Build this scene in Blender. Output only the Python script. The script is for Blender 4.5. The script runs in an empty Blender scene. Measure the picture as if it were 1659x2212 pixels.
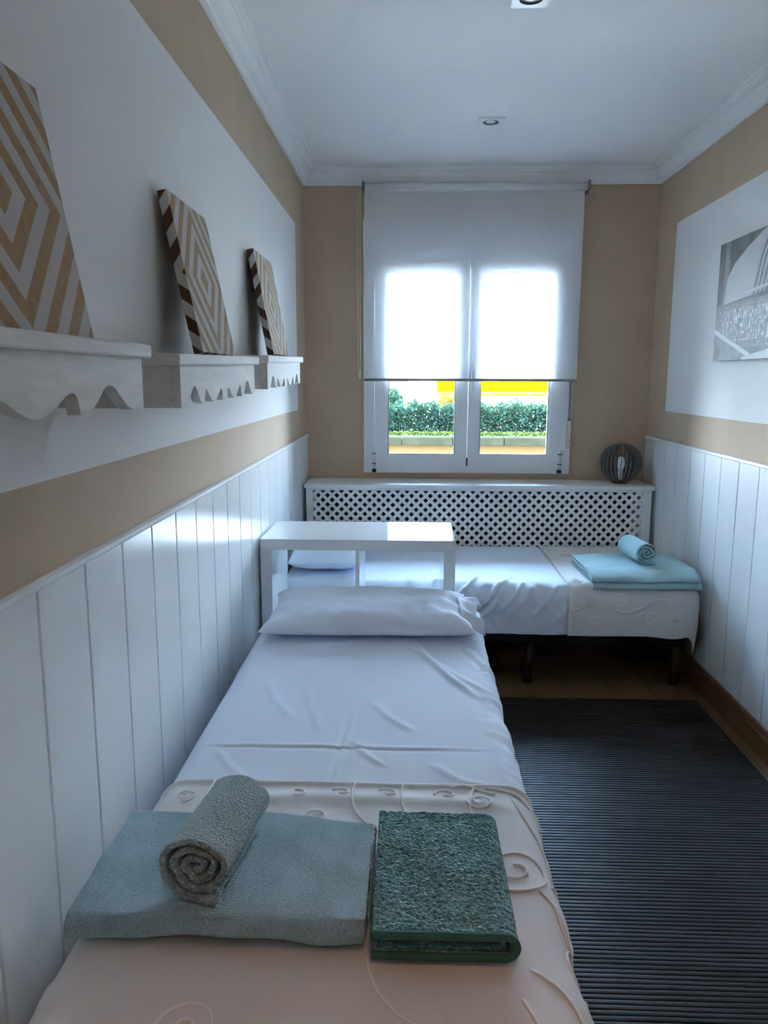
import bpy, bmesh, math, random
import numpy as np
from mathutils import Vector, Matrix
random.seed(7)
rng = np.random.default_rng(7)
SC = bpy.context.scene
COL = SC.collection
PI = math.pi

# ------------------------------------------------------------------ camera
CAM_H, PITCH, YAW, ROLL, FPX = 1.445, .1705, .0328, .0030, 1680.0
cp, sp, cy_, sy_ = math.cos(PITCH), math.sin(PITCH), math.cos(YAW), math.sin(YAW)
fw = Vector((-sy_*cp, cy_*cp, -sp)); rt = Vector((cy_, sy_, 0)); up = rt.cross(fw)
rt2 = math.cos(ROLL)*rt + math.sin(ROLL)*up
up2 = -math.sin(ROLL)*rt + math.cos(ROLL)*up
cam = bpy.data.cameras.new('camera'); co = bpy.data.objects.new('camera', cam); COL.objects.link(co)
cam.sensor_fit = 'VERTICAL'; cam.sensor_height = 36; cam.lens = FPX/2212*36; cam.clip_start = .02; cam.clip_end = 300
M3 = Matrix((rt2, up2, -fw)).transposed()
co.matrix_world = Matrix.Translation((0, 0, CAM_H)) @ M3.to_4x4()
SC.camera = co

# ------------------------------------------------------------------ world, sun, exposure
W = bpy.data.worlds.new('sky'); SC.world = W; W.use_nodes = True
nt = W.node_tree; nt.nodes.clear()
wo = nt.nodes.new('ShaderNodeOutputWorld'); bg = nt.nodes.new('ShaderNodeBackground')
tc = nt.nodes.new('ShaderNodeTexCoord'); sx = nt.nodes.new('ShaderNodeSeparateXYZ'); rp = nt.nodes.new('ShaderNodeValToRGB')
nt.links.new(tc.outputs['Generated'], sx.inputs[0]); nt.links.new(sx.outputs['Z'], rp.inputs[0])
rp.color_ramp.elements[0].position = 0.0; rp.color_ramp.elements[0].color = (.76, .87, 1.02, 1)
rp.color_ramp.elements[1].position = .5; rp.color_ramp.elements[1].color = (.42, .67, 1.04, 1)
nt.links.new(rp.outputs[0], bg.inputs[0]); nt.links.new(bg.outputs[0], wo.inputs[0])
bg.inputs[1].default_value = 9.0
sun = bpy.data.lights.new('sun', 'SUN'); so = bpy.data.objects.new('sun', sun); COL.objects.link(so)
sun.energy = 5.0; sun.color = (1, .93, .8); sun.angle = .01
so.rotation_euler = Vector((.72, -.06, -.69)).to_track_quat('-Z', 'Y').to_euler()
SC.view_settings.view_transform = 'Standard'; SC.view_settings.look = 'None'
SC.view_settings.gamma = 1; SC.view_settings.use_curve_mapping = False
SC.view_settings.exposure = 3.0
SC.cycles.max_bounces = 14; SC.cycles.diffuse_bounces = 12; SC.cycles.transparent_max_bounces = 16
SC.cycles.caustics_reflective = False; SC.cycles.sample_clamp_indirect = 6
SC.cycles.use_denoising = True

# ------------------------------------------------------------------ materials
def mat(name, col, rough=.6, var=0, scale=20, bump=0, bscale=200, spec=.5, metal=0, coat=0, sheen=0, stretch=(1, 1, 1)):
    m = bpy.data.materials.new(name); m.use_nodes = True
    t = m.node_tree; b = t.nodes['Principled BSDF']
    b.inputs['Roughness'].default_value = rough; b.inputs['Metallic'].default_value = metal
    b.inputs['Specular IOR Level'].default_value = spec
    b.inputs['Coat Weight'].default_value = coat; b.inputs['Sheen Weight'].default_value = sheen
    b.inputs['Base Color'].default_value = (*col, 1)
    tcn = t.nodes.new('ShaderNodeTexCoord'); mp = t.nodes.new('ShaderNodeMapping'); mp.inputs['Scale'].default_value = stretch
    t.links.new(tcn.outputs['Object'], mp.inputs[0])
    n = t.nodes.new('ShaderNodeTexNoise'); n.inputs['Scale'].default_value = scale; n.inputs['Detail'].default_value = 4
    t.links.new(mp.outputs[0], n.inputs['Vector'])
    r = t.nodes.new('ShaderNodeValToRGB')
    v = max(var, .01)
    r.color_ramp.elements[0].position = .3; r.color_ramp.elements[1].position = .7
    r.color_ramp.elements[0].color = (*[max(0, c*(1-v)) for c in col], 1)
    r.color_ramp.elements[1].color = (*[min(1, c*(1+v)) for c in col], 1)
    t.links.new(n.outputs['Fac'], r.inputs[0]); t.links.new(r.outputs[0], b.inputs['Base Color'])
    if bump:
        n2 = t.nodes.new('ShaderNodeTexNoise'); n2.inputs['Scale'].default_value = bscale; n2.inputs['Detail'].default_value = 3
        t.links.new(mp.outputs[0], n2.inputs['Vector'])
        bp = t.nodes.new('ShaderNodeBump'); bp.inputs['Strength'].default_value = bump; bp.inputs['Distance'].default_value = .002
        t.links.new(n2.outputs['Fac'], bp.inputs['Height']); t.links.new(bp.outputs[0], b.inputs['Normal'])
    m['bsdf'] = b.name
    return m

class NT:
    """small helper to write node maths"""
    def __init__(s, m): s.t = m.node_tree; s.b = s.t.nodes['Principled BSDF']
    def m(s, op, a, b=None, c=None):
        n = s.t.nodes.new('ShaderNodeMath'); n.operation = op
        for i, v in enumerate((a, b, c)):
            if v is None: continue
            if isinstance(v, (int, float)): n.inputs[i].default_value = v
            else: s.t.links.new(v, n.inputs[i])
        return n.outputs[0]
    def pos(s, kind='Object'):
        n = s.t.nodes.new('ShaderNodeTexCoord'); x = s.t.nodes.new('ShaderNodeSeparateXYZ')
        s.t.links.new(n.outputs[kind], x.inputs[0]); return x.outputs
    def mix(s, f, a, b):
        n = s.t.nodes.new('ShaderNodeMix'); n.data_type = 'RGBA'
        s.t.links.new(f, n.inputs[0])
        for i, v in ((6, a), (7, b)):
            if isinstance(v, tuple): n.inputs[i].default_value = (*v, 1)
            else: s.t.links.new(v, n.inputs[i])
        return n.outputs[2]
    def base(s): return s.b.inputs['Base Color'].links[0].from_socket

TAN = (.56, .42, .295); WHITEW = (.80, .79, .77)
def two_tone(name, y_lo, y_hi, z_lo=1.272, z_hi=2.25):
    m = mat(name, TAN, .75, .04, 6, .08, 300, spec=.25); n = NT(m); p = n.pos()
    base = n.base()
    f = n.m('MULTIPLY', n.m('MULTIPLY', n.m('GREATER_THAN', p[2], z_lo), n.m('LESS_THAN', p[2], z_hi)),
            n.m('MULTIPLY', n.m('GREATER_THAN', p[1], y_lo), n.m('LESS_THAN', p[1], y_hi)))
    n.t.links.new(n.mix(f, base, WHITEW), n.b.inputs['Base Color'])
    return m
M = {}
M['wall_l'] = two_tone('tan wall with white painted field left', .2, 4.29)
M['wall_r'] = two_tone('tan wall with white painted field right', 1.2, 4.32)
M['tan'] = mat('tan wall paint', TAN, .75, .04, 6, .08, 300, spec=.25)
M['ceil'] = mat('ceiling paint', (.86, .86, .86), .85, .01, 3, spec=.2)
M['plaster'] = mat('cornice plaster', (.82, .82, .81), .6, .01)
M['wains'] = mat('white lacquered boards', (.82, .84, .84), .25, .02, 9, stretch=(1, 1, .1), spec=.2)
M['white_gloss'] = mat('white high gloss foil', (.74, .75, .74), .05, .01, spec=.5)
M['white_sat'] = mat('white satin lacquer', (.80, .80, .79), .35, .02)
M['alu'] = mat('white window lacquer', (.80, .80, .81), .3, .01)
M['dark'] = mat('dark gasket and cavity shade', (.02, .02, .022), .5)
M['shelf'] = mat('whitewashed wood', (.68, .66, .63), .6, .07, 14, .25, 60, stretch=(6, 1, 6))
M['sheet'] = mat('white cotton sheet', (.75, .80, .90), .85, .01, 8, .05, 900, spec=.2, sheen=.1)
M['cover'] = mat('white embroidered coverlet', (.77, .74, .72), .85, .02, 8, .12, 700, spec=.2)
M['cord_em'] = mat('embroidery cord', (.88, .87, .86), .8, .02, 300, .2, 900, spec=.2)
M['mattress'] = mat('mattress ticking', (.75, .74, .72), .9, .02)
M['bedbase'] = mat('black bed base fabric', (.012, .014, .02), .8, .1, 50)
M['black_metal'] = mat('black metal', (.012, .012, .015), .4)
M['rug'] = mat('dark bamboo slats', (.015, .012, .0105), .42, .35, 5, .15, 60, stretch=(1, 40, 1), spec=.32)
M['rug_edge'] = mat('black cloth edging', (.012, .012, .016), .8, .1)
M['skirt'] = mat('varnished oak skirting', (.17, .082, .032), .35, .25, 8, .1, 60, stretch=(8, .6, 8))
M['recess'] = mat('dark lamp recess', (.04, .035, .035), .4)
M['strap'] = mat('grey webbing strap', (.30, .29, .28), .8, .1, 300)
M['cream'] = mat('cream plastic', (.68, .66, .56), .4)
M['ribwood'] = mat('dark grey plywood rib', (.19, .17, .155), .6, .2, 30)
M['bulb'] = mat('opal glass bulb', (.9, .9, .9), .25)
M['brasswhite'] = mat('pale ceramic holder', (.72, .70, .64), .4)
M['chrome'] = mat('grey steel', (.5, .5, .5), .3, metal=1)
M['coping'] = mat('pale concrete coping', (.026, .025, .015), .9, .2, 3, spec=0.0)
M['renderwall'] = mat('ochre rendered wall', (.085, .052, .022), .9, .05, 2, spec=0.0)
M['ground'] = mat('sunlit paving', (.45, .42, .36), .9, .1, 1, spec=0.0)
M['house'] = mat('pale house render', (.5, .44, .40), .9, .03, .5, spec=0.0)
M['housered'] = mat('rose house render', (.20, .11, .09), .9, .05, .5, spec=0.0)
M['roof'] = mat('terracotta roof tiles', (.22, .10, .07), .9, .12, 2, spec=0.0)
M['yellow'] = mat('yellow awning cloth', (.20, .095, .0005), .8, .03, 2, spec=0.0)
M['facade'] = mat('brick facade', (.22, .14, .10), .9, .15, 4, spec=0.0)
M['fence'] = mat('rusty fence metal', (.35, .18, .10), .7, .1)
M['trunk'] = mat('bark', (.12, .08, .05), .9, .2)
def leafmat(name, col, tr):
    m = mat(name, col, .8, .5, 9, spec=.15); t = m.node_tree; b = t.nodes['Principled BSDF']
    tl = t.nodes.new('ShaderNodeBsdfTranslucent'); tl.inputs[0].default_value = (*tr, 1)
    mx = t.nodes.new('ShaderNodeMixShader'); mx.inputs[0].default_value = .25
    t.links.new(b.outputs[0], mx.inputs[1]); t.links.new(tl.outputs[0], mx.inputs[2])
    t.links.new(mx.outputs[0], t.nodes['Material Output'].inputs[0]); return m
M['leaf'] = leafmat('hedge leaves', (.014, .036, .024), (.03, .07, .02))
M['leafy'] = leafmat('sunlit grass and low leaves', (.08, .11, .02), (.12, .15, .03))
M['orange_leaf'] = leafmat('orange blossom', (.2, .11, .01), (.2, .12, .02))

def glassmat():
    m = bpy.data.materials.new('window glass'); m.use_nodes = True; t = m.node_tree; t.nodes.clear()
    o = t.nodes.new('ShaderNodeOutputMaterial'); tr = t.nodes.new('ShaderNodeBsdfTransparent'); g = t.nodes.new('ShaderNodeBsdfGlossy')
    g.inputs['Roughness'].default_value = .02; fr = t.nodes.new('ShaderNodeFresnel'); fr.inputs[0].default_value = 1.45
    tr.inputs[0].default_value = (.95, .97, .96, 1)
    mx = t.nodes.new('ShaderNodeMixShader'); t.links.new(fr.outputs[0], mx.inputs[0]); t.links.new(tr.outputs[0], mx.inputs[1]); t.links.new(g.outputs[0], mx.inputs[2])
    t.links.new(mx.outputs[0], o.inputs[0]); return m
M['glass'] = glassmat()
def blindmat():
    m = bpy.data.materials.new('screen blind fabric'); m.use_nodes = True; t = m.node_tree; t.nodes.clear()
    o = t.nodes.new('ShaderNodeOutputMaterial'); tr = t.nodes.new('ShaderNodeBsdfTransparent')
    d = t.nodes.new('ShaderNodeBsdfDiffuse'); l = t.nodes.new('ShaderNodeBsdfTranslucent')
    d.inputs[0].default_value = (.90, .91, .92, 1); l.inputs[0].default_value = (.92, .93, .94, 1)
    a = t.nodes.new('ShaderNodeMixShader'); a.inputs[0].default_value = .16
    t.links.new(d.outputs[0], a.inputs[1]); t.links.new(l.outputs[0], a.inputs[2])
    mx = t.nodes.new('ShaderNodeMixShader'); mx.inputs[0].default_value = .52
    t.links.new(a.outputs[0], mx.inputs[1]); t.links.new(tr.outputs[0], mx.inputs[2]); t.links.new(mx.outputs[0], o.inputs[0]); return m
M['blind'] = blindmat()

# floor planks
def plankmat():
    m = mat('oak floor', (.20, .12, .052), .38, .2, 6, .05, 60, stretch=(12, 1, 1)); n = NT(m); p = n.pos()
    base = n.base()
    g = n.m('LESS_THAN', n.m('FRACT', n.m('MULTIPLY', p[0], 1/.19)), .02)
    k = n.m('FRACT', n.m('MULTIPLY', n.m('FLOOR', n.m('MULTIPLY', p[0], 1/.19)), .618))
    tone = n.mix(k, base, (.17, .10, .045))
    n.t.links.new(n.mix(g, tone, (.05, .03, .02)), n.b.inputs['Base Color']); return m
M['floor'] = plankmat()
# concentric diamond print: x across, z up, y = depth behind the face (folds round the edges)
def diamondmat(name, half, dep):
    m = mat(name, (.40, .26, .14), .8, .12, 60, .15, 400, spec=.2); n = NT(m); p = n.pos(); base = n.base()
    u = n.m('DIVIDE', n.m('ABSOLUTE', p[0]), half); v = n.m('DIVIDE', n.m('ABSOLUTE', p[2]), half)
    w = n.m('DIVIDE', p[1], half)
    s = n.m('MULTIPLY', n.m('ADD', n.m('ADD', u, v), w), half/.0374)
    k = n.m('GREATER_THAN', n.m('FRACT', n.m('MULTIPLY', s, .5)), .5)
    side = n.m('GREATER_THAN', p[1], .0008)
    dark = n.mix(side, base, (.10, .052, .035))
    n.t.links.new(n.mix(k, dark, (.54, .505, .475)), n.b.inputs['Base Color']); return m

def terry(name, col, light, bs, strength, scale):
    m = mat(name, col, .95, .0, 20, spec=.1, sheen=.35); t = m.node_tree; b = t.nodes['Principled BSDF']
    tcn = t.nodes.new('ShaderNodeTexCoord')
    vo = t.nodes.new('ShaderNodeTexVoronoi'); vo.inputs['Scale'].default_value = scale
    n1 = t.nodes.new('ShaderNodeTexNoise'); n1.inputs['Scale'].default_value = scale*.9; n1.inputs['Detail'].default_value = 3
    n2 = t.nodes.new('ShaderNodeTexNoise'); n2.inputs['Scale'].default_value = 14
    for q in (vo, n1, n2): t.links.new(tcn.outputs['Object'], q.inputs['Vector'])
    r = t.nodes.new('ShaderNodeValToRGB'); r.color_ramp.elements[0].position = .35; r.color_ramp.elements[1].position = .65
    r.color_ramp.elements[0].color = (*col, 1); r.color_ramp.elements[1].color = (*light, 1)
    ad = t.nodes.new('ShaderNodeMath'); ad.operation = 'MULTIPLY_ADD'; ad.inputs[1].default_value = .75; 
    mu = t.nodes.new('ShaderNodeMath'); mu.operation = 'MULTIPLY'; mu.inputs[1].default_value = .25
    t.links.new(n2.outputs['Fac'], mu.inputs[0]); t.links.new(n1.outputs['Fac'], ad.inputs[0]); t.links.new(mu.outputs[0], ad.inputs[2])
    t.links.new(ad.outputs[0], r.inputs[0]); t.links.new(r.outputs[0], b.inputs['Base Color'])
    sb = t.nodes.new('ShaderNodeMath'); sb.operation = 'SUBTRACT'
    t.links.new(n1.outputs['Fac'], sb.inputs[0]); t.links.new(vo.outputs['Distance'], sb.inputs[1])
    bp = t.nodes.new('ShaderNodeBump'); bp.inputs['Strength'].default_value = strength; bp.inputs['Distance'].default_value = bs
    t.links.new(sb.outputs[0], bp.inputs['Height']); t.links.new(bp.outputs[0], b.inputs['Normal']); return m
M['terry_blue'] = terry('pale sea blue terry', (.24, .40, .46), (.42, .58, .63), .003, .7, 330)
M['terry_roll'] = terry('grey green terry', (.24, .36, .38), (.46, .57, .57), .004, .8, 270)
M['terry_green'] = terry('deep green terry', (.034, .19, .21), (.18, .48, .50), .006, 1.0, 185)
M['terry_far'] = terry('pale aqua terry', (.33, .52, .55), (.44, .62, .65), .003, .5, 330)
M['hem_blue'] = mat('grey blue woven hem', (.30, .42, .44), .9, .15, 300)
M['hem_green'] = mat('dark green woven hem', (.04, .15, .13), .9, .15, 300)

# ------------------------------------------------------------------ object helpers
WL = {}
def tag(o, label=None, cat=None, group=None, kind=None):
    if label: o['label'] = label
    if cat: o['category'] = cat
    if group: o['group'] = group
    if kind: o['kind'] = kind
    return o
def thing(name, loc, label=None, cat=None, group=None, kind=None):
    o = bpy.data.objects.new(name, None); o.empty_display_size = .1; COL.objects.link(o); o.location = loc
    WL[o.name] = Vector(loc); return tag(o, label, cat, group, kind)
def obj(name, vf, m, parent=None, smooth=False, origin=None):
    """link verts/faces (world coordinates) as one mesh object"""
    if isinstance(vf, bmesh.types.BMesh):
        me = bpy.data.meshes.new(name); vf.to_mesh(me); vf.free()
    else:
        me = bpy.data.meshes.new(name); me.from_pydata([tuple(v) for v in vf[0]], [], [tuple(f) for f in vf[1]])
    o = bpy.data.objects.new(name, me); COL.objects.link(o)
    base = Vector((0, 0, 0))
    if parent is not None:
        o.parent = parent; base = WL[parent.name].copy(); WL[o.name] = base
    elif origin is not None:
        base = Vector(origin); o.location = base; WL[o.name] = base
    else: WL[o.name] = base
    if base.length: me.transform(Matrix.Translation(-base))
    for mm in (m if isinstance(m, list) else [m]): me.materials.append(mm)
    if smooth:
        me.polygons.foreach_set('use_smooth', [True]*len(me.polygons))
    me.update()
    return o
def boxes(*bs, bevel=0, seg=2):
    bm = bmesh.new()
    for (x0, x1, y0, y1, z0, z1) in bs:
        vs = [bm.verts.new(p) for p in ((x0,y0,z0),(x1,y0,z0),(x1,y1,z0),(x0,y1,z0),(x0,y0,z1),(x1,y0,z1),(x1,y1,z1),(x0,y1,z1))]
        for f in ((3,2,1,0),(4,5,6,7),(0,1,5,4),(1,2,6,5),(2,3,7,6),(3,0,4,7)): bm.faces.new([vs[i] for i in f])
    if bevel: bmesh.ops.bevel(bm, geom=bm.edges[:], offset=bevel, segments=seg, affect='EDGES', profile=.5)
    return bm
def prism(poly, axis, a, b, bevel=0):
    """extrude a 2-D polygon along an axis; poly in the other two axes in cyclic order"""
    bm = bmesh.new()
    def P(p, t): return {'x': (t, p[0], p[1]), 'y': (p[0], t, p[1]), 'z': (p[0], p[1], t)}[axis]
    A = [bm.verts.new(P(p, a)) for p in poly]; B = [bm.verts.new(P(p, b)) for p in poly]
    n = len(poly)
    bm.faces.new(A); bm.faces.new(B[::-1])
    for i in range(n): bm.faces.new((A[i], B[i], B[(i+1) % n], A[(i+1) % n]))
    bmesh.ops.recalc_face_normals(bm, faces=bm.faces[:])
    if bevel: bmesh.ops.bevel(bm, geom=bm.edges[:], offset=bevel, segments=2, affect='EDGES')
    return bm
def tube(pts, r, n=8, caps=True, bm=None):
    bm = bm or bmesh.new(); pts = [Vector(p) for p in pts]; rings = []
    rr = r if hasattr(r, '__len__') else [r]*len(pts)
    prev = None
    for i, p in enumerate(pts):
        d = (pts[min(i+1, len(pts)-1)] - pts[max(i-1, 0)]).normalized()
        if prev is None:
            a = d.orthogonal().normalized()
        else:
            a = (prev - d*prev.dot(d))
            a = a.normalized() if a.length > 1e-6 else d.orthogonal().normalized()
        prev = a; b = d.cross(a)
        rings.append([bm.verts.new(p + rr[i]*(math.cos(2*PI*k/n)*a + math.sin(2*PI*k/n)*b)) for k in range(n)])
    for i in range(len(rings)-1):
        for k in range(n): bm.faces.new((rings[i][k], rings[i][(k+1) % n], rings[i+1][(k+1) % n], rings[i+1][k]))
    if caps: bm.faces.new(rings[0][::-1]); bm.faces.new(rings[-1])
    return bm
def lathe(prof, c, n=32, axis='z'):
    bm = bmesh.new(); rings = []
    for r, h in prof:
        if r < 1e-6: rings.append([bm.verts.new((c[0], c[1], c[2]+h))])
        else: rings.append([bm.verts.new((c[0]+r*math.cos(2*PI*k/n), c[1]+r*math.sin(2*PI*k/n), c[2]+h)) for k in range(n)])
    for A, B in zip(rings, rings[1:]):
        for k in range(n):
            a = A[k % len(A)]; b = A[(k+1) % len(A)]; d = B[(k+1) % len(B)]; e = B[k % len(B)]
            vs = []
            for v in (a, b, d, e):
                if v not in vs: vs.append(v)
            if len(vs) >= 3: bm.faces.new(vs)
    bmesh.ops.recalc_face_normals(bm, faces=bm.faces[:])
    return bm
def _h(i, j, k):
    s = np.sin(i*127.1 + j*311.7 + k*74.7)*43758.5453
    return s - np.floor(s)
def vnoise(P, scale=1.0):
    P = np.asarray(P, float)*scale; f = np.floor(P); t = P-f; t = t*t*(3-2*t); i, j, k = f.T
    x, y, z = t.T
    def L(a, b, w): return a+(b-a)*w
    c = [[[_h(i+a, j+b, k+d) for d in (0, 1)] for b in (0, 1)] for a in (0, 1)]
    r = L(L(L(c[0][0][0], c[1][0][0], x), L(c[0][1][0], c[1][1][0], x), y), L(L(c[0][0][1], c[1][0][1], x), L(c[0][1][1], c[1][1][1], x), y), z)
    return r*2-1
def grid_faces(nu, nv, off=0, wrap_u=False):
    F = []
    for i in range(nu if wrap_u else nu-1):
        a = i*nv; b = ((i+1) % nu)*nv
        for j in range(nv-1): F.append((off+a+j, off+b+j, off+b+j+1, off+a+j+1))
    return F
def normals_grid(P):
    du = np.gradient(P, axis=0); dv = np.gradient(P, axis=1)
    n = np.cross(du, dv); return n/np.maximum(np.linalg.norm(n, axis=2, keepdims=True), 1e-9)

XL, XR, YB, ZC = -.608, 1.382, 4.62, 2.60
YF = -2.6
# ------------------------------------------------------------------ the setting
def structure(name, vf, m, **k): return tag(obj(name, vf, m, **k), kind='structure')
structure('floor', boxes((XL-.02, XR+.02, YF, YB, -.06, 0)), M['floor'])
structure('ceiling', boxes((XL-.3, XR+.3, YF-.2, YB+.25, ZC, ZC+.12)), M['ceil'])
structure('wall_left', boxes((XL-.16, XL-.008, YF, YB, 0, ZC)), M['wall_l'])
structure('wall_right', boxes((XR+.008, XR+.16, YF, YB, 0, ZC)), M['wall_r'])
HX0, HX1, HZ0, HZ1 = -.215, .885, .945, 2.10          # window opening
structure('wall_back', boxes((XL-.16, HX0, YB, YB+.22, -.3, ZC), (HX1, XR+.16, YB, YB+.22, -.3, ZC),
                             (HX0, HX1, YB, YB+.22, -.3, HZ0), (HX0, HX1, YB, YB+.22, HZ1, ZC)), M['tan'])
structure('wall_front', boxes((XL-.16, .15, YF-.15, YF, 0, ZC), (1.0, XR+.16, YF-.15, YF, 0, ZC), (.15, 1.0, YF-.15, YF, 2.05, ZC)), M['tan'])
structure('door_1', boxes((.15, 1.0, YF-.09, YF-.05, 0, 2.05)), M['skirt'])
# wainscot boards with V grooves, grooves every 0.191 m
def wainscot(name, xs, sgn, y_ref, y_end0, y_end1, top):
    ys = []; y = y_ref - .191*math.floor((y_ref - y_end0)/.191)
    pts = [(xs, y_end0)]
    while y < y_end1 - .01:
        if y > y_end0 + .01:
            pts += [(xs, y-.0050), (xs-sgn*.0012, y-.0043), (xs-sgn*.0074, y-.0042), (xs-sgn*.0074, y+.0042), (xs-sgn*.0012, y+.0043), (xs, y+.0050)]
        y += .191
    pts += [(xs, y_end1), (xs-sgn*.0079, y_end1), (xs-sgn*.0079, y_end0)]
    o = structure(name, prism(pts, 'z', .05, top), M['wains'])
    # cap moulding
    prof = [(xs-sgn*.007, top-.003), (xs+sgn*.004, top-.003), (xs+sgn*.007, top+.002), (xs+sgn*.006, top+.010), (xs, top+.014), (xs-sgn*.007, top+.014)]
    bm = bmesh.new()
    A = [bm.verts.new((p[0], y_end0, p[1])) for p in prof]; B = [bm.verts.new((p[0], y_end1, p[1])) for p in prof]
    bm.faces.new(A); bm.faces.new(B[::-1])
    for i in range(len(prof)): bm.faces.new((A[i], B[i], B[(i+1) % len(prof)], A[(i+1) % len(prof)]))
    bmesh.ops.recalc_face_normals(bm, faces=bm.faces[:])
    obj('cap_moulding', bm, M['wains'], o)
wainscot('trim_1', XL, 1, 1.213, YF, YB-.002, 1.103)
wainscot('trim_2', XR, -1, 3.103, YF, YB-.002, 1.105)
# cornice on three sides, mitred
CP = [(0, -.088), (.012, -.088), (.014, -.076), (.020, -.072), (.024, -.060), (.032, -.044), (.044, -.032), (.056, -.026), (.058, -.018), (.066, -.014), (.070, -.008), (.082, -.006), (.084, 0), (0, 0)]
def cornice(name, kind):
    bm = bmesh.new(); n = len(CP)
    A, B = [], []
    for d, h in CP:
        z = ZC+h
        if kind == 'l': a, b = (XL-.008+d, YF, z), (XL-.008+d, YB-d, z)
        elif kind == 'r': a, b = (XR+.008-d, YF, z), (XR+.008-d, YB-d, z)
        else: a, b = (XL-.008+d, YB-d, z), (XR+.008-d, YB-d, z)
        A.append(bm.verts.new(a)); B.append(bm.verts.new(b))
    for i in range(n): bm.faces.new((A[i], B[i], B[(i+1) % n], A[(i+1) % n]))
    bm.faces.new(A); bm.faces.new(B[::-1])
    bmesh.ops.recalc_face_normals(bm, faces=bm.faces[:])
    structure(name, bm, M['plaster'])
cornice('trim_3', 'l'); cornice('trim_4', 'b'); cornice('trim_5', 'r')
SK = [(0, 0), (.018, 0), (.018, .085), (.014, .094), (.013, .102), (.006, .113), (0, .115)]
structure('baseboard_right', prism([(XR-d, z) for d, z in SK], 'y', YF, YB), M['skirt'])
structure('baseboard_left', prism([(XL+d, z) for d, z in SK], 'y', YF, YB), M['skirt'])

# ------------------------------------------------------------------ window
win = thing('window_1', (.335, YB, .9), kind='structure')
FX0, FX1, FZ0, FZ1 = -.271, .938, .893, 2.14
fr = boxes((FX0, FX0+.062, 4.585, 4.66, FZ0, FZ1), (FX1-.062, FX1, 4.585, 4.66, FZ0, FZ1), (FX0+.062, FX1-.062, 4.585, 4.66, FZ0, FZ0+.035),
           (FX0+.062, FX1-.062, 4.585, 4.66, FZ1-.05, FZ1))
obj('window_frame', fr, M['alu'], win)
obj('shutter_box', boxes((FX0-.004, FX1+.004, 4.575, 4.62, FZ1+.001, 2.325), bevel=.003), M['alu'], win)
def sash(x0, x1, gx0, gx1):
    z0, z1, gz0, gz1 = FZ0+.036, FZ1-.052, 1.003, 2.038
    y0, y1 = 4.572, 4.632
    bm = boxes((x0, gx0-.012, y0, y1, z0, z1), (gx1+.012, x1, y0, y1, z0, z1), (gx0-.012, gx1+.012, y0, y1, z0, gz0-.012), (gx0-.012, gx1+.012, y0, y1, gz1+.012, z1))
    # stepped glazing bead round the glass
    for (a, b, c, d) in ((gx0-.012, gx0, gz0-.012, gz1+.012), (gx1, gx1+.012, gz0-.012, gz1+.012), (gx0, gx1, gz0-.012, gz0), (gx0, gx1, gz1, gz1+.012)):
        bb = boxes((a, b, y0+.007, y1, c, d)); me = bpy.data.meshes.new('t'); bb.to_mesh(me); bb.free(); bm.from_mesh(me); bpy.data.meshes.remove(me)
    s = obj('sash', bm, M['alu'], win)
    g = .004
    obj('gasket', boxes((gx0, gx0+g, 4.588, 4.60, gz0, gz1), (gx1-g, gx1, 4.588, 4.60, gz0, gz1), (gx0, gx1, 4.588, 4.60, gz0, gz0+g), (gx0, gx1, 4.588, 4.60, gz1-g, gz1)), M['dark'], s)
    obj('pane', boxes((gx0+.001, gx1-.001, 4.598, 4.604, gz0+.001, gz1-.001)), M['glass'], s)
    return s
MIDX = .336
s1 = sash(FX0+.064, MIDX-.0015, -.127, .262); s2 = sash(MIDX+.0015, FX1-.064, .408, .804)
obj('handle', boxes((.352, .374, 4.555, 4.572, 1.425, 1.50), (.357, .369, 4.535, 4.557, 1.372, 1.49), bevel=.003), M['alu'], s2)
obj('latch', boxes((MIDX-.004, MIDX+.004, 4.566, 4.573, .94, .985)), M['dark'], s2)
def hinge(x, s):
    b = tube([(x, 4.565, .925), (x, 4.565, 1.03)], .009, 10)
    obj('hinge', b, M['alu'], s, True)
    obj('hinge_ring', boxes((x-.011, x+.011, 4.556, 4.57, .948, .953), (x-.011, x+.011, 4.556, 4.57, 1.006, 1.011)), M['dark'], s)
    obj('hinge_cap', boxes((x-.012, x+.012, 4.556, 4.586, .898, .916), bevel=.002), M['dark'], s)
hinge(FX0+.062, s1); hinge(FX1-.062, s2)

# roller blind
bl = thing('roller_blind', (.34, 4.52, 2.49), 'translucent white roller blind pulled halfway down over the window', 'blind')
obj('roller_tube', tube([(-.262, 4.535, 2.482), (.962, 4.535, 2.482)], .021, 24), M['white_sat'], bl, True)
for x in (-.274, .964): obj('bracket', boxes((x, x+.010, 4.505, YB, 2.455, 2.512), bevel=.002), M['strap'], bl)
obj('fabric', boxes((-.264, .949, 4.5365, 4.5373, 1.437, 2.470)), M['blind'], bl)
obj('bottom_bar', boxes((-.265, .950, 4.531, 4.543, 1.428, 1.443), bevel=.003), M['strap'], bl)
ch = tube([(-.286, 4.55, 2.47), (-.289, 4.55, 2.0), (-.287, 4.55, 1.47)], .0017, 6)
tube([(-.300, 4.555, 2.47), (-.304, 4.555, 2.0), (-.301, 4.555, 1.47)], .0017, 6, bm=ch)
obj('pull_chain', ch, M['cream'], bl)
obj('chain_weight', tube([(-.294, 4.552, 1.49), (-.294, 4.552, 1.44)], .009, 10), M['cream'], bl, True)
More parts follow.
